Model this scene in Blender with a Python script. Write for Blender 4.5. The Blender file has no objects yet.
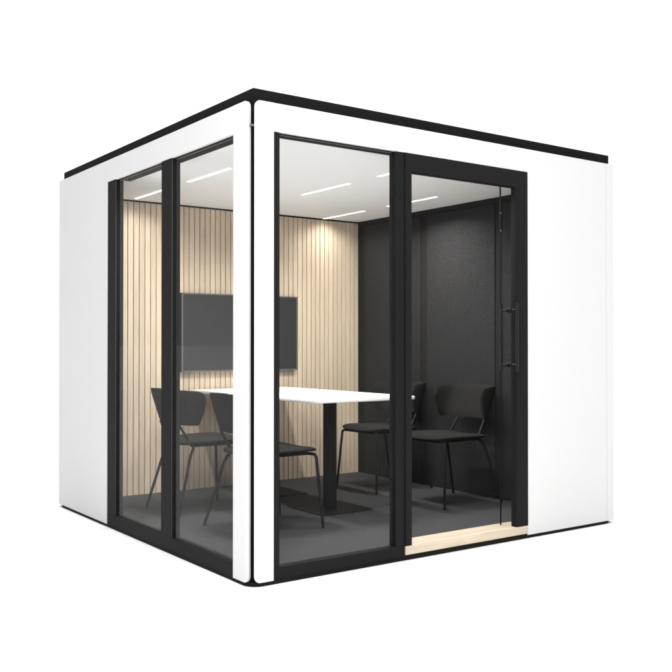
import bpy, bmesh, math
from mathutils import Vector, Matrix

S = bpy.context.scene
COL = S.collection
R = math.radians

# ------------------------------------------------------------------ materials
def new_mat(name):
    m = bpy.data.materials.new(name)
    m.use_nodes = True
    nt = m.node_tree
    for n in list(nt.nodes):
        nt.nodes.remove(n)
    out = nt.nodes.new('ShaderNodeOutputMaterial')
    return m, nt, out

def principled(name, col, rough=.5, spec=.3, metal=0.0, noise=None, bump=None, coat=0):
    """noise=(scale, amount) value mottling; bump=(scale, strength, distance)"""
    m, nt, out = new_mat(name)
    b = nt.nodes.new('ShaderNodeBsdfPrincipled')
    b.inputs['Base Color'].default_value = (*col, 1)
    b.inputs['Roughness'].default_value = rough
    b.inputs['Specular IOR Level'].default_value = spec
    b.inputs['Metallic'].default_value = metal
    b.inputs['Coat Weight'].default_value = coat
    nt.links.new(b.outputs[0], out.inputs['Surface'])
    tc = nt.nodes.new('ShaderNodeTexCoord')
    if noise:
        n = nt.nodes.new('ShaderNodeTexNoise')
        n.inputs['Scale'].default_value = noise[0]
        n.inputs['Detail'].default_value = 4
        n.inputs['Roughness'].default_value = .65
        nt.links.new(tc.outputs['Object'], n.inputs['Vector'])
        r = nt.nodes.new('ShaderNodeMapRange')
        r.inputs['From Min'].default_value = .3
        r.inputs['From Max'].default_value = .7
        r.inputs['To Min'].default_value = 1 - noise[1]
        r.inputs['To Max'].default_value = 1 + noise[1]
        nt.links.new(n.outputs['Fac'], r.inputs['Value'])
        mx = nt.nodes.new('ShaderNodeVectorMath')
        mx.operation = 'SCALE'
        mx.inputs[0].default_value = col
        nt.links.new(r.outputs[0], mx.inputs['Scale'])
        nt.links.new(mx.outputs[0], b.inputs['Base Color'])
    if bump:
        n2 = nt.nodes.new('ShaderNodeTexNoise')
        n2.inputs['Scale'].default_value = bump[0]
        n2.inputs['Detail'].default_value = 3
        nt.links.new(tc.outputs['Object'], n2.inputs['Vector'])
        bp = nt.nodes.new('ShaderNodeBump')
        bp.inputs['Strength'].default_value = bump[1]
        bp.inputs['Distance'].default_value = bump[2]
        nt.links.new(n2.outputs['Fac'], bp.inputs['Height'])
        nt.links.new(bp.outputs[0], b.inputs['Normal'])
    return m

def wood_mat(name, light, dark, stretch, scale, board=None, rough=.55):
    """oak veneer: grain stretched along one axis; board=(axis, pitch) gives each slat its own tone"""
    m, nt, out = new_mat(name)
    L = nt.links.new
    b = nt.nodes.new('ShaderNodeBsdfPrincipled')
    b.inputs['Roughness'].default_value = rough
    b.inputs['Specular IOR Level'].default_value = .25
    L(b.outputs[0], out.inputs['Surface'])
    tc = nt.nodes.new('ShaderNodeTexCoord')
    vec = tc.outputs['Object']
    tone = None
    if board:
        sep = nt.nodes.new('ShaderNodeSeparateXYZ')
        L(vec, sep.inputs[0])
        dv = nt.nodes.new('ShaderNodeMath'); dv.operation = 'DIVIDE'
        L(sep.outputs[board[0]], dv.inputs[0]); dv.inputs[1].default_value = board[1]
        fl = nt.nodes.new('ShaderNodeMath'); fl.operation = 'FLOOR'
        L(dv.outputs[0], fl.inputs[0])
        wn = nt.nodes.new('ShaderNodeTexWhiteNoise'); wn.noise_dimensions = '1D'
        L(fl.outputs[0], wn.inputs['W'])
        tone = wn.outputs['Value']
        off = nt.nodes.new('ShaderNodeVectorMath'); off.operation = 'SCALE'
        off.inputs[0].default_value = (3.1, 5.7, 9.3)
        L(tone, off.inputs['Scale'])
        ad = nt.nodes.new('ShaderNodeVectorMath'); ad.operation = 'ADD'
        L(vec, ad.inputs[0]); L(off.outputs[0], ad.inputs[1])
        vec = ad.outputs[0]
    mp = nt.nodes.new('ShaderNodeMapping')
    mp.inputs['Scale'].default_value = stretch
    L(vec, mp.inputs['Vector'])
    n = nt.nodes.new('ShaderNodeTexNoise')
    n.inputs['Scale'].default_value = scale
    n.inputs['Detail'].default_value = 6
    n.inputs['Roughness'].default_value = .6
    n.inputs['Distortion'].default_value = .4
    L(mp.outputs[0], n.inputs['Vector'])
    r = nt.nodes.new('ShaderNodeValToRGB')
    r.color_ramp.elements[0].position = .3
    r.color_ramp.elements[1].position = .68
    r.color_ramp.elements[0].color = (*dark, 1)
    r.color_ramp.elements[1].color = (*light, 1)
    L(n.outputs['Fac'], r.inputs['Fac'])
    col = r.outputs['Color']
    if tone is not None:
        mr = nt.nodes.new('ShaderNodeMapRange')
        mr.inputs['To Min'].default_value = .9
        mr.inputs['To Max'].default_value = 1.08
        L(tone, mr.inputs['Value'])
        vm = nt.nodes.new('ShaderNodeVectorMath'); vm.operation = 'SCALE'
        L(col, vm.inputs[0]); L(mr.outputs[0], vm.inputs['Scale'])
        col = vm.outputs[0]
    L(col, b.inputs['Base Color'])
    bp = nt.nodes.new('ShaderNodeBump')
    bp.inputs['Strength'].default_value = .15
    bp.inputs['Distance'].default_value = .001
    L(n.outputs['Fac'], bp.inputs['Height'])
    L(bp.outputs[0], b.inputs['Normal'])
    return m

def glass_mat(name, ior, tint):
    m, nt, out = new_mat(name)
    L = nt.links.new
    t = nt.nodes.new('ShaderNodeBsdfTransparent')
    t.inputs['Color'].default_value = (*tint, 1)
    g = nt.nodes.new('ShaderNodeBsdfGlossy')
    g.inputs['Roughness'].default_value = .02
    fr = nt.nodes.new('ShaderNodeFresnel')
    fr.inputs['IOR'].default_value = ior
    mx = nt.nodes.new('ShaderNodeMixShader')
    geo = nt.nodes.new('ShaderNodeNewGeometry')          # reflect at the entry face only
    fl = nt.nodes.new('ShaderNodeMath'); fl.operation = 'SUBTRACT'
    fl.inputs[0].default_value = 1
    L(geo.outputs['Backfacing'], fl.inputs[1])
    ml = nt.nodes.new('ShaderNodeMath'); ml.operation = 'MULTIPLY'
    L(fr.outputs[0], ml.inputs[0]); L(fl.outputs[0], ml.inputs[1])
    L(ml.outputs[0], mx.inputs['Fac'])
    L(t.outputs[0], mx.inputs[1]); L(g.outputs[0], mx.inputs[2])
    L(mx.outputs[0], out.inputs['Surface'])
    return m

def emit_mat(name, col, strength):
    m, nt, out = new_mat(name)
    e = nt.nodes.new('ShaderNodeEmission')
    e.inputs['Color'].default_value = (*col, 1)
    e.inputs['Strength'].default_value = strength
    nt.links.new(e.outputs[0], out.inputs['Surface'])
    return m

M = {}
M['white'] = principled('white_laminate', (.65, .65, .65), .45, .2, bump=(260, .03, .0005))
M['black'] = principled('black_powder_coat', (.0105, .0105, .0105), .6, .06, bump=(900, .05, .0003))
M['roofblack'] = principled('black_roof_edge', (.0085, .0085, .0085), .65, .04)
M['gap'] = principled('black_gap', (.003, .003, .003), .8, .05)
M['bead'] = principled('glazing_bead_metal', (.16, .15, .14), .5, .3)
M['ground'] = principled('white_studio_floor', (.9, .9, .9), .9, .05)
M['ceiling'] = principled('white_ceiling', (.90, .895, .89), .8, .1)
M['carpet'] = principled('grey_carpet', (.054, .0545, .0565), .95, .05, noise=(150, .35), bump=(180, .5, .004))
M['felt'] = principled('grey_acoustic_felt', (.0265, .0268, .0276), .95, .05, noise=(110, .52), bump=(125, .18, .003))
M['felt_strip'] = principled('dark_wall_strip', (.0185, .0186, .0192), .85, .06)
M['slat'] = wood_mat('pale_oak_slats', (.69, .57, .43), (.56, .45, .328), (34, 34, 1.6), 3.2, board=(0, .043))
M['slat_back'] = principled('dark_slat_backing', (.27, .215, .155), .9, .05)
M['sill'] = wood_mat('pale_oak_threshold', (.60, .515, .40), (.47, .39, .295), (1.4, 40, 40), 3.0, rough=.45)
M['table'] = principled('white_tabletop', (.84, .84, .83), .35, .35)
M['steel'] = principled('black_table_steel', (.012, .012, .012), .55, .1)
M['plate'] = principled('bronze_black_base_plate', (.014, .0132, .0125), .6, .06)
M['fabric'] = principled('black_chair_fabric', (.018, .018, .0168), .9, .06, noise=(600, .25), bump=(900, .3, .001))
M['leg'] = principled('black_chair_metal', (.013, .013, .013), .5, .14)
M['screen'] = principled('tv_screen', (.030, .031, .032), .5, .25)
M['bezel'] = principled('tv_bezel', (.10, .10, .104), .4, .3)
M['handle'] = principled('black_handle_metal', (.0125, .0122, .012), .5, .14)
M['rubber'] = principled('dark_seal', (.008, .008, .008), .5, .1)
M['clip'] = principled('grey_clip', (.12, .12, .12), .4, .4)
M['glass'] = glass_mat('window_glass', 1.17, (.965, .97, .97))
M['doorglass'] = glass_mat('door_glass', 1.09, (.955, .955, .955))
M['led'] = emit_mat('led_diffuser', (1, .98, .95), 2.4)

# ------------------------------------------------------------------ mesh helpers
def world_of(o):
    m = o.matrix_basis.copy()
    if o.parent:
        m = world_of(o.parent) @ o.matrix_parent_inverse @ m
    return m

def obj(name, bm, mat, parent=None, smooth=False, autosmooth=None):
    me = bpy.data.meshes.new(name)
    bmesh.ops.recalc_face_normals(bm, faces=bm.faces)
    bm.to_mesh(me)
    bm.free()
    me.materials.append(mat)
    o = bpy.data.objects.new(name, me)
    COL.objects.link(o)
    if parent:
        o.parent = parent
        o.matrix_parent_inverse = world_of(parent).inverted()
    if smooth:
        for f in me.polygons:
            f.use_smooth = True
    if autosmooth:
        me.set_sharp_from_angle(angle=R(autosmooth))
    return o

def empty(name, loc, label, cat, group=None):
    o = bpy.data.objects.new(name, None)
    o.location = loc
    o.empty_display_size = .1
    COL.objects.link(o)
    o['label'] = label
    o['category'] = cat
    if group:
        o['group'] = group
    return o

def box(bm, x0, x1, y0, y1, z0, z1, bev=0, long=None, seg=2):
    """axis box; long in 'xyz' bevels only the edges along that axis"""
    vs = [bm.verts.new((x, y, z)) for x in (x0, x1) for y in (y0, y1) for z in (z0, z1)]
    q = [(0, 1, 3, 2), (4, 6, 7, 5), (0, 4, 5, 1), (2, 3, 7, 6), (0, 2, 6, 4), (1, 5, 7, 3)]
    fs = [bm.faces.new([vs[i] for i in f]) for f in q]
    if bev:
        es = set(e for f in fs for e in f.edges)
        if long:
            k = 'xyz'.index(long)
            es = [e for e in es if abs((e.verts[0].co - e.verts[1].co)[k]) > 1e-6]
        bmesh.ops.bevel(bm, geom=list(es), offset=bev, segments=seg, affect='EDGES', profile=.5)

def boxes(*bs):
    bm = bmesh.new()
    for b in bs:
        kw = {}
        if isinstance(b[-1], dict):
            kw = b[-1]; b = b[:-1]
        box(bm, *b, **kw)
    return bm

def prism(pts, axis, a, b, bev=0):
    """polygon pts in the two other axes, extruded along axis from a to b"""
    bm = bmesh.new()
    def mk(p, t):
        if axis == 'x': return (t, p[0], p[1])
        if axis == 'y': return (p[0], t, p[1])
        return (p[0], p[1], t)
    va = [bm.verts.new(mk(p, a)) for p in pts]
    vb = [bm.verts.new(mk(p, b)) for p in pts]
    n = len(pts)
    bm.faces.new(va); bm.faces.new(vb[::-1])
    for i in range(n):
        bm.faces.new((va[i], va[(i + 1) % n], vb[(i + 1) % n], vb[i]))
    bmesh.ops.recalc_face_normals(bm, faces=bm.faces)
    if bev:
        bmesh.ops.bevel(bm, geom=list(bm.edges), offset=bev, segments=2, affect='EDGES', profile=.5)
    return bm

def fillet(pts, rad, n=7):
    P = [Vector(p) for p in pts]
    out = [P[0]]
    for i in range(1, len(P) - 1):
        a, b, c = P[i - 1], P[i], P[i + 1]
        d1, d2 = (a - b), (c - b)
        r = min(rad, d1.length * .48, d2.length * .48)
        p0 = b + d1.normalized() * r
        p2 = b + d2.normalized() * r
        for k in range(n + 1):
            t = k / n
            out.append(p0 * (1 - t) ** 2 + b * 2 * t * (1 - t) + p2 * t * t)
    out.append(P[-1])
    return out

def tube(bm, pts, r, n=12):
    P = [Vector(p) for p in pts]
    rings = []
    up = Vector((.13, .27, .95))
    prev = None
    for i, p in enumerate(P):
        t = (P[min(i + 1, len(P) - 1)] - P[max(i - 1, 0)]).normalized()
        if prev is None:
            nrm = t.cross(up).normalized()
        else:
            nrm = (prev - t * prev.dot(t)).normalized()
        prev = nrm
        bn = t.cross(nrm)
        rings.append([bm.verts.new(p + (nrm * math.cos(a) + bn * math.sin(a)) * r)
                      for a in [2 * math.pi * k / n for k in range(n)]])
    for A, B in zip(rings, rings[1:]):
        for k in range(n):
            bm.faces.new((A[k], A[(k + 1) % n], B[(k + 1) % n], B[k]))
    bm.faces.new(rings[0][::-1]); bm.faces.new(rings[-1])

def cyl(bm, c, axis, r, h, n=20):
    d = Vector({'x': (1, 0, 0), 'y': (0, 1, 0), 'z': (0, 0, 1)}[axis])
    tube(bm, [Vector(c) - d * h / 2, Vector(c) + d * h / 2], r, n)

# ------------------------------------------------------------------ dimensions (metres; z=0 is the panels' lower edge)
W, D, H = 2.64, 2.62, 2.203
GZ = -.02                      # ground
RC = .055                      # plan radius of the rounded corners
TH = .018                      # facing panel thickness
OPEN_T = 2.071                 # top of the openings
FL = .03                       # carpet level

# ------------------------------------------------------------------ ground
bm = bmesh.new()
g = 400
vs = [bm.verts.new(p) for p in ((-g, -g, GZ), (g, -g, GZ), (g, g, GZ), (-g, g, GZ))]
bm.faces.new(vs)
o = obj('floor', bm, M['ground'])
o['kind'] = 'structure'
o['label'] = 'plain white studio floor under the booth'
o['category'] = 'floor'

# ------------------------------------------------------------------ booth
booth = empty('meeting_booth', (W / 2, D / 2, GZ),
              'white square meeting booth with black frames, glass windows and a glass door', 'booth')

# plinth with rounded plan corners
def round_rect(x0, x1, y0, y1, r, n=8, rf=None):
    pts = []
    q = r if rf is None else rf                # radius of the far corners
    for cx, cy, a0, r in ((x1 - q, y1 - q, 0, q), (x0 + q, y1 - q, 90, q), (x0 + r, y0 + r, 180, r), (x1 - r, y0 + r, 270, r)):
        for k in range(n + 1):
            a = R(a0 + 90 * k / n)
            pts.append((cx + r * math.cos(a), cy + r * math.sin(a)))
    return pts
obj('plinth', prism(round_rect(.008, W - .035, .008, D - .035, .07), 'z', GZ + .001, -.001), M['black'], booth)
obj('roof', boxes((.036, W - .035, .036, D - .035, 2.152, 2.266, dict(bev=.0015))), M['roofblack'], booth)

# rounded corner panels: every corner has two wings that meet at a dark seam
def corner_wing(flat, gap_deg, cut=.03, mirror=False, origin=(0, 0), sx=1, sy=1):
    """outer profile runs along +x from `flat` to the corner, then round it"""
    prof = []                                  # (outer x, outer y, nx, ny, arclength from seam end)
    n = 14
    end = 45 - gap_deg
    for k in range(n + 1):
        a = R(end * (1 - k / n))
        nx, ny = -math.sin(a), -math.cos(a)
        prof.append((RC + RC * nx, RC + RC * ny, nx, ny))
    m = 6
    for k in range(1, m + 1):
        prof.append((RC + (flat - RC) * k / m, 0, 0, -1))
    # denser columns near the seam for the rounded ends
    s = [0]
    for a, b in zip(prof, prof[1:]):
        s.append(s[-1] + math.hypot(b[0] - a[0], b[1] - a[1]))
    bm = bmesh.new()
    cols = []
    for p, e in zip(prof, s):
        d = 0
        if e < cut:
            d = cut - math.sqrt(max(0, cut * cut - (cut - e) ** 2))
        zb, zt = 0 + d, H - d
        x, y, nx, ny = p
        if mirror:
            x, y, nx, ny = y, x, ny, nx
        ox, oy = origin[0] + sx * x, origin[1] + sy * y
        ix, iy = ox - sx * nx * TH, oy - sy * ny * TH
        cols.append([bm.verts.new(v) for v in ((ox, oy, zb), (ox, oy, zt), (ix, iy, zt), (ix, iy, zb))])
    for A, B in zip(cols, cols[1:]):
        for k in range(4):
            bm.faces.new((A[k], A[(k + 1) % 4], B[(k + 1) % 4], B[k]))
    bm.faces.new(cols[0]); bm.faces.new(cols[-1][::-1])
    return bm

def wing(flat, gap, **k):
    obj('corner_panel', corner_wing(flat, gap, **k), M['white'], booth, smooth=True, autosmooth=35)
wing(.1255, 13)                                            # front, left end
wing(.157, 13, mirror=True)                                # left side, front end
wing(.105, 8.5, origin=(W, 0), sx=-1)                       # front, right end
wing(.105, 8.5, origin=(W, 0), sx=-1, mirror=True)
wing(RC, 8.5, origin=(0, D), sy=-1, mirror=True)            # left side, rear end
wing(.105, 8.5, origin=(0, D), sy=-1)
wing(.105, 8.5, origin=(W, D), sx=-1, sy=-1)
wing(.105, 8.5, origin=(W, D), sx=-1, sy=-1, mirror=True)
# black posts behind the seams
for cx, cy, sx, sy in ((0, 0, 1, 1), (W, 0, -1, 1), (0, D, 1, -1), (W, D, -1, -1)):
    ang = [(RC + (RC - .02) * -math.sin(R(a)), RC + (RC - .02) * -math.cos(R(a))) for a in range(0, 91, 15)]
    pts = [(.1, ang[0][1])] + ang + [(ang[-1][0], .1), (.1, .1)]
    pts = [(cx + sx * x, cy + sy * y) for x, y in pts]
    obj('corner_post', prism(pts, 'z', -.0005, 2.151), M['gap'], booth)
obj('seam_clip', boxes((.012, .03, .012, .03, 2.084, 2.092)), M['clip'], booth)

# facing panels
G = .0012
obj('wall_panel', prism([(.157 + G, OPEN_T), (1.712, OPEN_T), (1.712, 0), (D - RC - .0006, 0), (D - RC - .0006, H), (.157 + G, H)],
                        'x', 0, TH, .0012), M['white'], booth)
obj('wall_panel', prism([(.1255 + G, OPEN_T), (1.8255, OPEN_T), (1.8255, 0), (W - .105 - G, 0), (W - .105 - G, H), (.1255 + G, H)],
                        'y', 0, TH, .0012), M['white'], booth)
obj('wall_panel', boxes((W - TH, W, .105 + G, D - .105 - G, 0, H, dict(bev=.0012))), M['white'], booth)
obj('wall_panel', boxes((.105 + G, W - .105 - G, D - TH, D, 0, H, dict(bev=.0012))), M['white'], booth)

# wall cores (interior faces dark)
obj('wall_core', boxes((.0185, .10, 1.709, 2.445, .001, 2.151)), M['felt_strip'], booth)           # left
obj('wall_core', boxes((1.8265, 2.462, .0185, .10, .001, 2.151)), M['felt_strip'], booth)          # front
obj('wall_core', boxes((.0585, 2.54, 2.446, 2.60, .001, 2.151)), M['felt_strip'], booth)           # rear
obj('wall_core', boxes((2.463, 2.62, .101, 2.445, .001, 2.151)), M['felt_strip'], booth)           # right

# carpet
obj('carpet', boxes((.10, 2.4625, .14, 2.4455, .0005, FL)), M['carpet'], booth)

# ceiling with light strips
ceil = obj('ceiling', boxes((.1005, 2.4535, .1005, 2.4225, 2.096, 2.151)), M['ceiling'], booth)
LIGHTS = [(.455, 2.068), (.455, 1.268), (1.302, 1.268), (1.302, .44), (2.092, 2.138), (2.092, 1.328)]
for lx, ly in LIGHTS:
    o = obj('light_strip', boxes((lx - .0125, lx + .0125, ly - .268, ly + .268, 2.0935, 2.0965, dict(bev=.001))), M['led'], ceil)
obj('ceiling_gap_trim', boxes((.1005, 2.452, 2.410, 2.4215, 2.0865, 2.0955)), M['gap'], booth)  # solid black bar stands in for the shadow gap above the slats
obj('ceiling_gap_trim', boxes((2.438, 2.4525, .1005, 2.4075, 2.058, 2.0955)), M['felt_strip'], booth)

# slatted oak wall
bm = bmesh.new()
P = .043
k0 = 2
x = k0 * P
while x < 2.448:
    box(bm, x + .0027, min(x + P - .0027, 2.4535), 2.419, 2.4305, FL + .001, 2.086, bev=.0012, long='z', seg=1)
    x += P
sw = obj('slat_wall', bm, M['slat'], booth)
obj('slat_backing', boxes((.1005, 2.4535, 2.431, 2.4455, FL + .0005, 2.095)), M['slat_back'], sw)

# felt wall: dark backing strips and grey panels
fw = obj('felt_wall', boxes((2.454, 2.4625, .101, 2.4305, FL + .0005, 2.095)), M['felt_strip'], booth)
for a, b in ((1.640, 2.332), (.863, 1.562), (.105, .785)):
    obj('felt_panel', boxes((2.4475, 2.4535, a, b, FL + .003, 2.055, dict(bev=.002))), M['felt'], fw)

# windows ------------------------------------------------------------
def rail(bm, x0, x1, y0, y1, z0, z1, long):
    box(bm, x0, x1, y0, y1, z0, z1, bev=.0016, long=long, seg=2)
Z0 = 0.0
# left side window: two panes
bm = bmesh.new()
F0, F1 = .003, .0545
FS = .0995
rail(bm, F0, F1, 1.590, 1.708, .0675, 2.1505, 'z')
rail(bm, F0, F1, .825, .948, .0675, 2.0685, 'z')
rail(bm, F0 + .017, F1, .1015, .1595, .0675, 2.0685, 'z')
rail(bm, F0, F1, .158, 1.708, Z0, .0675, 'y')
rail(bm, F1 + .0005, FS, .158, 1.708, Z0, FL + .001, 'y')
rail(bm, F0 + .017, FS, .1015, 1.5895, 2.0685, 2.1505, 'y')
wl = obj('window', bm, M['black'], booth)
for a, b in ((.948, 1.590), (.1595, .825)):
    obj('pane', boxes((.018, .026, a + .0004, b - .0004, .0679, 2.0681)), M['glass'], wl)
    obj('glazing_bead', boxes((.036, .040, a + .002, b - .002, 2.0665, 2.0684)), M['bead'], wl)
    obj('glazing_bead', boxes((.0062, .0074, b - .0012, b - .0003, .069, 2.066)), M['bead'], wl)
# front window: one pane
bm = bmesh.new()
rail(bm, .1015, .159, F0, F1, .0575, 2.0685, 'z')
rail(bm, .855, .9145, F0, F1, .0575, 2.0685, 'z')
rail(bm, .1015, .9145, F0, F1, Z0, .0575, 'x')
rail(bm, .1015, .9145, F1 + .0005, FS, Z0, FL + .001, 'x')
rail(bm, .1015, .9145, F0 + .017, FS, 2.0685, 2.1505, 'x')
wf = obj('window', bm, M['black'], booth)
obj('pane', boxes((.1594, .8546, .018, .026, .0579, 2.0681)), M['glass'], wf)
obj('glazing_bead', boxes((.161, .853, .036, .040, 2.0665, 2.0684)), M['bead'], wf)

# door ---------------------------------------------------------------
bm = bmesh.new()
DF, DB = -.004, .034
box(bm, .915, .957, DF, DB, .0565, 1.976, bev=.0016, long='z')
box(bm, .915, 1.8245, DF, .050, 1.976, 2.0695, bev=.0016, long='x')
rr = .011
arc = [(1.728 + rr - rr * math.sin(R(a)), DF + rr - rr * math.cos(R(a))) for a in range(0, 91, 15)]
st = prism([(1.8245, DF), *arc, (1.728, DB), (1.8245, DB)], 'z', .0565, 1.976)
me = bpy.data.meshes.new('tmp'); st.to_mesh(me); st.free(); bm.from_mesh(me); bpy.data.meshes.remove(me)
dr = obj('door', bm, M['black'], booth, smooth=True, autosmooth=25)
obj('door_header', boxes((.915, 1.826, .0505, .0993, 1.99, 2.1505), (.915, 1.826, .0185, .050, 2.0705, 2.1505)), M['black'], booth)
obj('pane', boxes((.9574, 1.7276, .006, .014, .058, 1.9756)), M['doorglass'], dr)
obj('edge_seal', boxes((1.6955, 1.7005, .084, .091, .058, 1.9895)), M['rubber'], dr)
for z in (1.835, 1.735):
    bm = bmesh.new()
    cyl(bm, (1.698, .0825, z), 'y', .0045, .004, 10)
    obj('screw', bm, M['clip'], dr)
hx = 1.693
bm = bmesh.new()
tube(bm, [(hx, -.044, .935), (hx, -.044, 1.318)], .0085, 16)
tube(bm, [(hx, .078, .935), (hx, .078, 1.318)], .0085, 16)
hz = (.972, 1.279)
for z in hz:
    cyl(bm, (hx, .017, z), 'y', .0058, .125, 14)
hd = obj('handle', bm, M['handle'], dr, smooth=True, autosmooth=40)
for z in hz:
    for yy in (.001, .019):
        bm = bmesh.new()
        cyl(bm, (hx, yy, z), 'y', .0145, .010, 20)
        obj('handle_rosette', bm, M['rubber'], dr, smooth=True, autosmooth=40)

# oak threshold, with a groove along it
bm = boxes((.9165, 1.8265, -.003, .050, .0095, .0558, dict(bev=.002)),
           (.965, 1.8265, .053, .138, .0095, .0552, dict(bev=.002)))
obj('threshold', bm, M['sill'], booth)
obj('sill_core', boxes((.916, 1.826, .004, .135, .0002, .009)), M['black'], booth)

# ------------------------------------------------------------------ television on the slats
tv = empty('television', (1.321, 2.415, .885), 'dark wide flat screen television mounted on the slatted oak wall', 'television')
x0, x1, z0, z1 = .823, 1.819, .886, 1.458
b = .011
bm = boxes((x0, x1, 2.385, 2.405, z0, z1, dict(bev=.002)))
obj('casing', bm, M['rubber'], tv)
bm = boxes((x0, x1, 2.374, 2.3845, z0, z0 + b), (x0, x1, 2.374, 2.3845, z1 - b, z1),
           (x0, x0 + b, 2.374, 2.3845, z0 + b, z1 - b), (x1 - b, x1, 2.374, 2.3845, z0 + b, z1 - b))
obj('bezel', bm, M['bezel'], tv)
obj('screen', boxes((x0 + b, x1 - b, 2.378, 2.3845, z0 + b, z1 - b)), M['screen'], tv)
obj('wall_bracket', boxes((1.12, 1.52, 2.4055, 2.4185, 1.05, 1.30)), M['rubber'], tv)

# ------------------------------------------------------------------ table
tb = empty('meeting_table', (1.298, 1.585, FL), 'long white topped meeting table on two black pedestal columns', 'table')
obj('tabletop', prism(round_rect(.898, 1.70, .80, 2.392, .055, 10, .02), 'z', .739, .758, .004), M['table'], tb, smooth=True, autosmooth=30)
for cy in (1.205, 1.955):
    obj('column', boxes((1.266, 1.330, cy - .032, cy + .032, FL + .0085, .7385, dict(bev=.003))), M['steel'], tb)
    obj('base_plate', boxes((1.102, 1.496, cy - .2, cy + .2, FL + .0005, FL + .008, dict(bev=.002))), M['plate'], tb)

# ------------------------------------------------------------------ chairs
def seat_bm():
    bm = bmesh.new()
    n = 48
    prof = [(.0, .017), (.3, .017), (.55, .0165), (.75, .0155), (.88, .013), (.95, .0085), (.985, .004), (1, -.001),
            (.985, -.007), (.93, -.012), (.8, -.015), (.5, -.016), (0, -.016)]
    rings = []
    for rho, zo in prof:
        ring = []
        for k in range(n):
            a = 2 * math.pi * k / n
            c, s = math.cos(a), math.sin(a)
            e = 2 / 4.6
            ux = math.copysign(abs(c) ** e, c) * rho
            uy = math.copysign(abs(s) ** e, s) * rho
            x = .034 + .228 * ux
            hw = .225 + .012 * ux
            y = hw * uy
            z = .442 + .012 * uy * uy + .010 * max(0, ux) ** 2 - .016 * max(0, ux) ** 6 - .006 * max(0, -ux)
            ring.append((x, y, z + zo))
        if rho == 0:
            rings.append([bm.verts.new(ring[0])])
        else:
            rings.append([bm.verts.new(p) for p in ring])
    for A, B in zip(rings, rings[1:]):
        for k in range(n):
            j = (k + 1) % n
            if len(A) == 1:
                bm.faces.new((A[0], B[k], B[j]))
            elif len(B) == 1:
                bm.faces.new((A[k], A[j], B[0]))
            else:
                bm.faces.new((A[k], A[j], B[j], B[k]))
    return bm

def back_curve(s):
    """plan curve of the shell, s in -1..1 -> (x, y), outer side"""
    key = [(0, -.262, 0), (.2, -.259, .075), (.4, -.247, .143), (.56, -.222, .192), (.7, -.183, .222), (.85, -.145, .233), (1, -.105, .236)]
    a = abs(s)
    for (s0, x0, y0), (s1, x1, y1) in zip(key, key[1:]):
        if a <= s1 + 1e-9:
            t = (a - s0) / (s1 - s0)
            return (x0 + (x1 - x0) * t, math.copysign(y0 + (y1 - y0) * t, s if s else 1))
    return key[-1][1:]

def back_bm():
    bm = bmesh.new()
    ns, nt_, th = 64, 10, .020
    pts = [back_curve(-1 + 2 * i / ns) for i in range(ns + 1)]
    for _ in range(4):                                    # relax the polyline
        pts = [pts[0]] + [((a[0] + 2 * b[0] + c[0]) / 4, (a[1] + 2 * b[1] + c[1]) / 4) for a, b, c in zip(pts, pts[1:], pts[2:])] + [pts[-1]]
    outer, inner = [], []
    for i in range(ns + 1):
        a, c = pts[max(0, i - 1)], pts[min(ns, i + 1)]
        tx, ty = c[0] - a[0], c[1] - a[1]
        l = math.hypot(tx, ty); nx, ny = ty / l, -tx / l      # towards the sitter
        s = abs(-1 + 2 * i / ns)
        e = (1 - s) * .40                                  # arc distance from the tip
        rt, rb = .060, .045
        zt, zb = .778 - .022 * max(0, (s - .35) / .65) ** 2, .555
        if e < rt: zt -= (rt - math.sqrt(max(0, rt * rt - (rt - e) ** 2))) * .8
        if e < rb: zb += (rb - math.sqrt(max(0, rb * rb - (rb - e) ** 2)))
        co, ci = [], []
        for j in range(nt_ + 1):
            t = j / nt_
            z = zb + (zt - zb) * t
            lean = -.034 * (z - .67) / .11
            if s > .6: lean += .058 * (s - .6) / .4 * (z - .63) / .11
            flare = 1 + .03 * (z - .67) / .11
            edge = th * (.35 + .65 * math.sqrt(max(0, 1 - (2 * t - 1) ** 6)))
            mid = th / 2
            x, y = pts[i]
            co.append(bm.verts.new((x + lean + nx * (mid - edge / 2), (y + ny * (mid - edge / 2)) * flare, z)))
            ci.append(bm.verts.new((x + lean + nx * (mid + edge / 2), (y + ny * (mid + edge / 2)) * flare, z)))
        outer.append(co); inner.append(ci)
    for i in range(ns):
        for j in range(nt_):
            bm.faces.new((outer[i][j], outer[i + 1][j], outer[i + 1][j + 1], outer[i][j + 1]))
            bm.faces.new((inner[i][j], inner[i][j + 1], inner[i + 1][j + 1], inner[i + 1][j]))
        bm.faces.new((outer[i][0], inner[i][0], inner[i + 1][0], outer[i + 1][0]))
        bm.faces.new((outer[i][nt_], outer[i + 1][nt_], inner[i + 1][nt_], inner[i][nt_]))
    for i in (0, ns):
        for j in range(nt_):
            bm.faces.new((outer[i][j], outer[i][j + 1], inner[i][j + 1], inner[i][j]))
    return bm

LR = .0088
def rear_leg_bm(s):
    bm = bmesh.new()
    path = fillet([(-.214, s * .128, .572), (-.203, s * .130, .545), (-.128, s * .142, .424), (-.128, s * .172, .418),
                   (-.158, s * .186, .372), (-.262, s * .236, .001)], .028)
    tube(bm, path, LR)
    return bm
def front_leg_bm(s):
    bm = bmesh.new()
    path = fillet([(.214, s * .155, .423), (.226, s * .206, .423), (.256, s * .236, .001)], .04)
    tube(bm, path, LR)
    return bm

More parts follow.
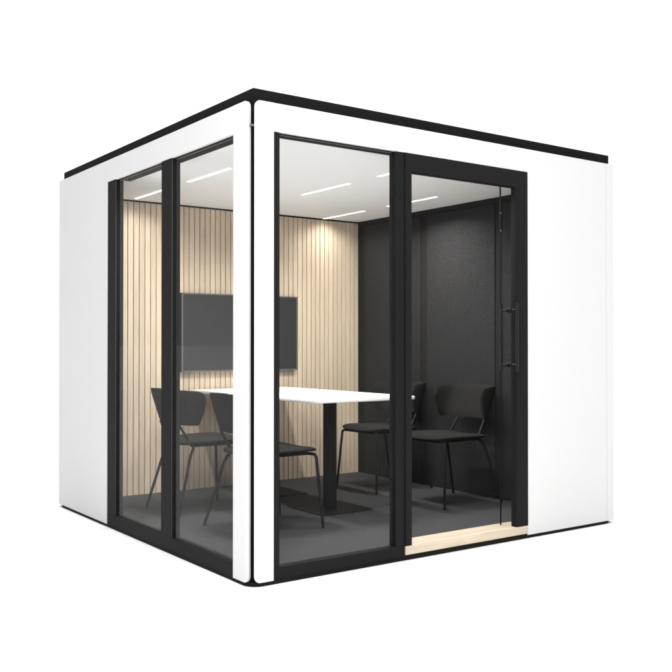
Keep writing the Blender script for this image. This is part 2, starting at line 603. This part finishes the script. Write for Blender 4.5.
CH_GROUP = 'black chairs around the meeting table'
def make_chair():
    t = empty('chair', (0, 0, 0), '', 'chair', CH_GROUP)
    obj('seat', seat_bm(), M['fabric'], t, smooth=True)
    obj('backrest', back_bm(), M['fabric'], t, smooth=True, autosmooth=60)
    for s in (1, -1):
        obj('leg', front_leg_bm(s), M['leg'], t, smooth=True, autosmooth=60)
        obj('leg', rear_leg_bm(s), M['leg'], t, smooth=True, autosmooth=60)
    bm = bmesh.new()
    tube(bm, [(.214, -.155, .423), (.214, .155, .423)], LR)
    tube(bm, [(.214, -.148, .423), (-.128, -.146, .423)], LR * .9)
    tube(bm, [(.214, .148, .423), (-.128, .146, .423)], LR * .9)
    obj('seat_frame', bm, M['leg'], t, smooth=True, autosmooth=60)
    return t

chair0 = make_chair()
SPOTS = [
    (.618, 1.695, 0, 'black chair seen from behind through the side windows, nearer the slatted wall'),
    (.652, .957, 0, 'black chair half hidden behind the white corner post of the booth'),
    (2.115, 1.668, 180, 'black chair by the felt wall, partly hidden behind the black post left of the door'),
    (2.105, .957, 180, 'black chair beside the felt wall, seen whole through the glass door'),
]
for i, (cx, cy, rz, lab) in enumerate(SPOTS):
    if i == 0:
        c = chair0
    else:
        c = chair0.copy()
        COL.objects.link(c)
        for ch in list(chair0.children):
            k = ch.copy()
            COL.objects.link(k)
            k.parent = c
    c.location = (cx, cy, FL)
    c.rotation_euler = (0, 0, R(rz))
    c['label'] = lab

# ------------------------------------------------------------------ lamps
def area(name, loc, rot, sx, sy, power, col=(1, 1, 1), spread=180):
    l = bpy.data.lights.new(name, 'AREA')
    l.shape = 'RECTANGLE'
    l.size, l.size_y = sx, sy
    l.energy = power
    l.color = col
    l.spread = R(spread)
    o = bpy.data.objects.new(name, l)
    o.location = loc
    o.rotation_euler = rot
    COL.objects.link(o)
    return o

LED_W = 11
for lx, ly in LIGHTS:
    area('led_light', (lx, ly - .03, 2.0928), (0, 0, 0), .023, .42, LED_W * ((.42 if ly > 2 else 1.45)), (1, .975, .935), 150)

def aim(loc, target):
    d = Vector(target) - Vector(loc)
    return d.to_track_quat('-Z', 'Y').to_euler()
kl = (-1.5, -2.55, 3.0)
area('key_softbox', kl, aim(kl, (.3, .2, 1.0)), 1.5, 1.3, 122, (1, 1, 1))

# ------------------------------------------------------------------ studio surround
w = bpy.data.worlds.new('World')
S.world = w
w.use_nodes = True
nt = w.node_tree
for n in list(nt.nodes):
    nt.nodes.remove(n)
L = nt.links.new
tc = nt.nodes.new('ShaderNodeTexCoord')
sep = nt.nodes.new('ShaderNodeSeparateXYZ')
L(tc.outputs['Generated'], sep.inputs[0])
# behind-the-camera side of the studio is dimmer
dot = nt.nodes.new('ShaderNodeVectorMath'); dot.operation = 'DOT_PRODUCT'
L(tc.outputs['Generated'], dot.inputs[0]); dot.inputs[1].default_value = (.9, .436, 0)
side = nt.nodes.new('ShaderNodeMapRange'); side.interpolation_type = 'SMOOTHSTEP'
side.inputs['From Min'].default_value = -.9
side.inputs['From Max'].default_value = .45
side.inputs['To Min'].default_value = 0
side.inputs['To Max'].default_value = 1.12
L(dot.outputs['Value'], side.inputs['Value'])
zen = nt.nodes.new('ShaderNodeMapRange'); zen.interpolation_type = 'SMOOTHSTEP'
zen.inputs['From Min'].default_value = .72
zen.inputs['From Max'].default_value = .95
zen.inputs['To Min'].default_value = 0
zen.inputs['To Max'].default_value = 3.2
L(sep.outputs['Z'], zen.inputs['Value'])
add = nt.nodes.new('ShaderNodeMath'); add.operation = 'ADD'
L(side.outputs[0], add.inputs[0]); L(zen.outputs[0], add.inputs[1])
bg = nt.nodes.new('ShaderNodeBackground')
bg.inputs['Color'].default_value = (1, 1, 1, 1)
L(add.outputs[0], bg.inputs['Strength'])
wo = nt.nodes.new('ShaderNodeOutputWorld')
L(bg.outputs[0], wo.inputs['Surface'])

# ------------------------------------------------------------------ camera
cd = bpy.data.cameras.new('camera')
cam = bpy.data.objects.new('camera', cd)
COL.objects.link(cam)
cd.sensor_width = 36
cd.lens = 36 * 904.5 / 672
cd.clip_end = 2000
p = math.atan(8 / 904.5)
f0 = Vector((.5846, .8114, 0)).normalized()
rt = Vector((f0.y, -f0.x, 0))
up0 = Vector((0, 0, 1))
fw = f0 * math.cos(p) + up0 * math.sin(p)
up = -f0 * math.sin(p) + up0 * math.cos(p)
mw = Matrix((rt, up, -fw)).transposed().to_4x4()
mw.translation = Vector((-2.0787, -3.5497, 1.0885))
cam.matrix_world = mw
S.camera = cam

# ------------------------------------------------------------------ render settings
S.render.engine = 'CYCLES'
S.cycles.use_denoising = True
S.cycles.max_bounces = 10
S.cycles.diffuse_bounces = 6
S.cycles.transparent_max_bounces = 16
S.cycles.caustics_reflective = False
S.cycles.caustics_refractive = False
S.view_settings.view_transform = 'Standard'
S.view_settings.look = 'None'
S.view_settings.exposure = 0
S.view_settings.gamma = 1
S.render.resolution_x = S.render.resolution_y = 1024
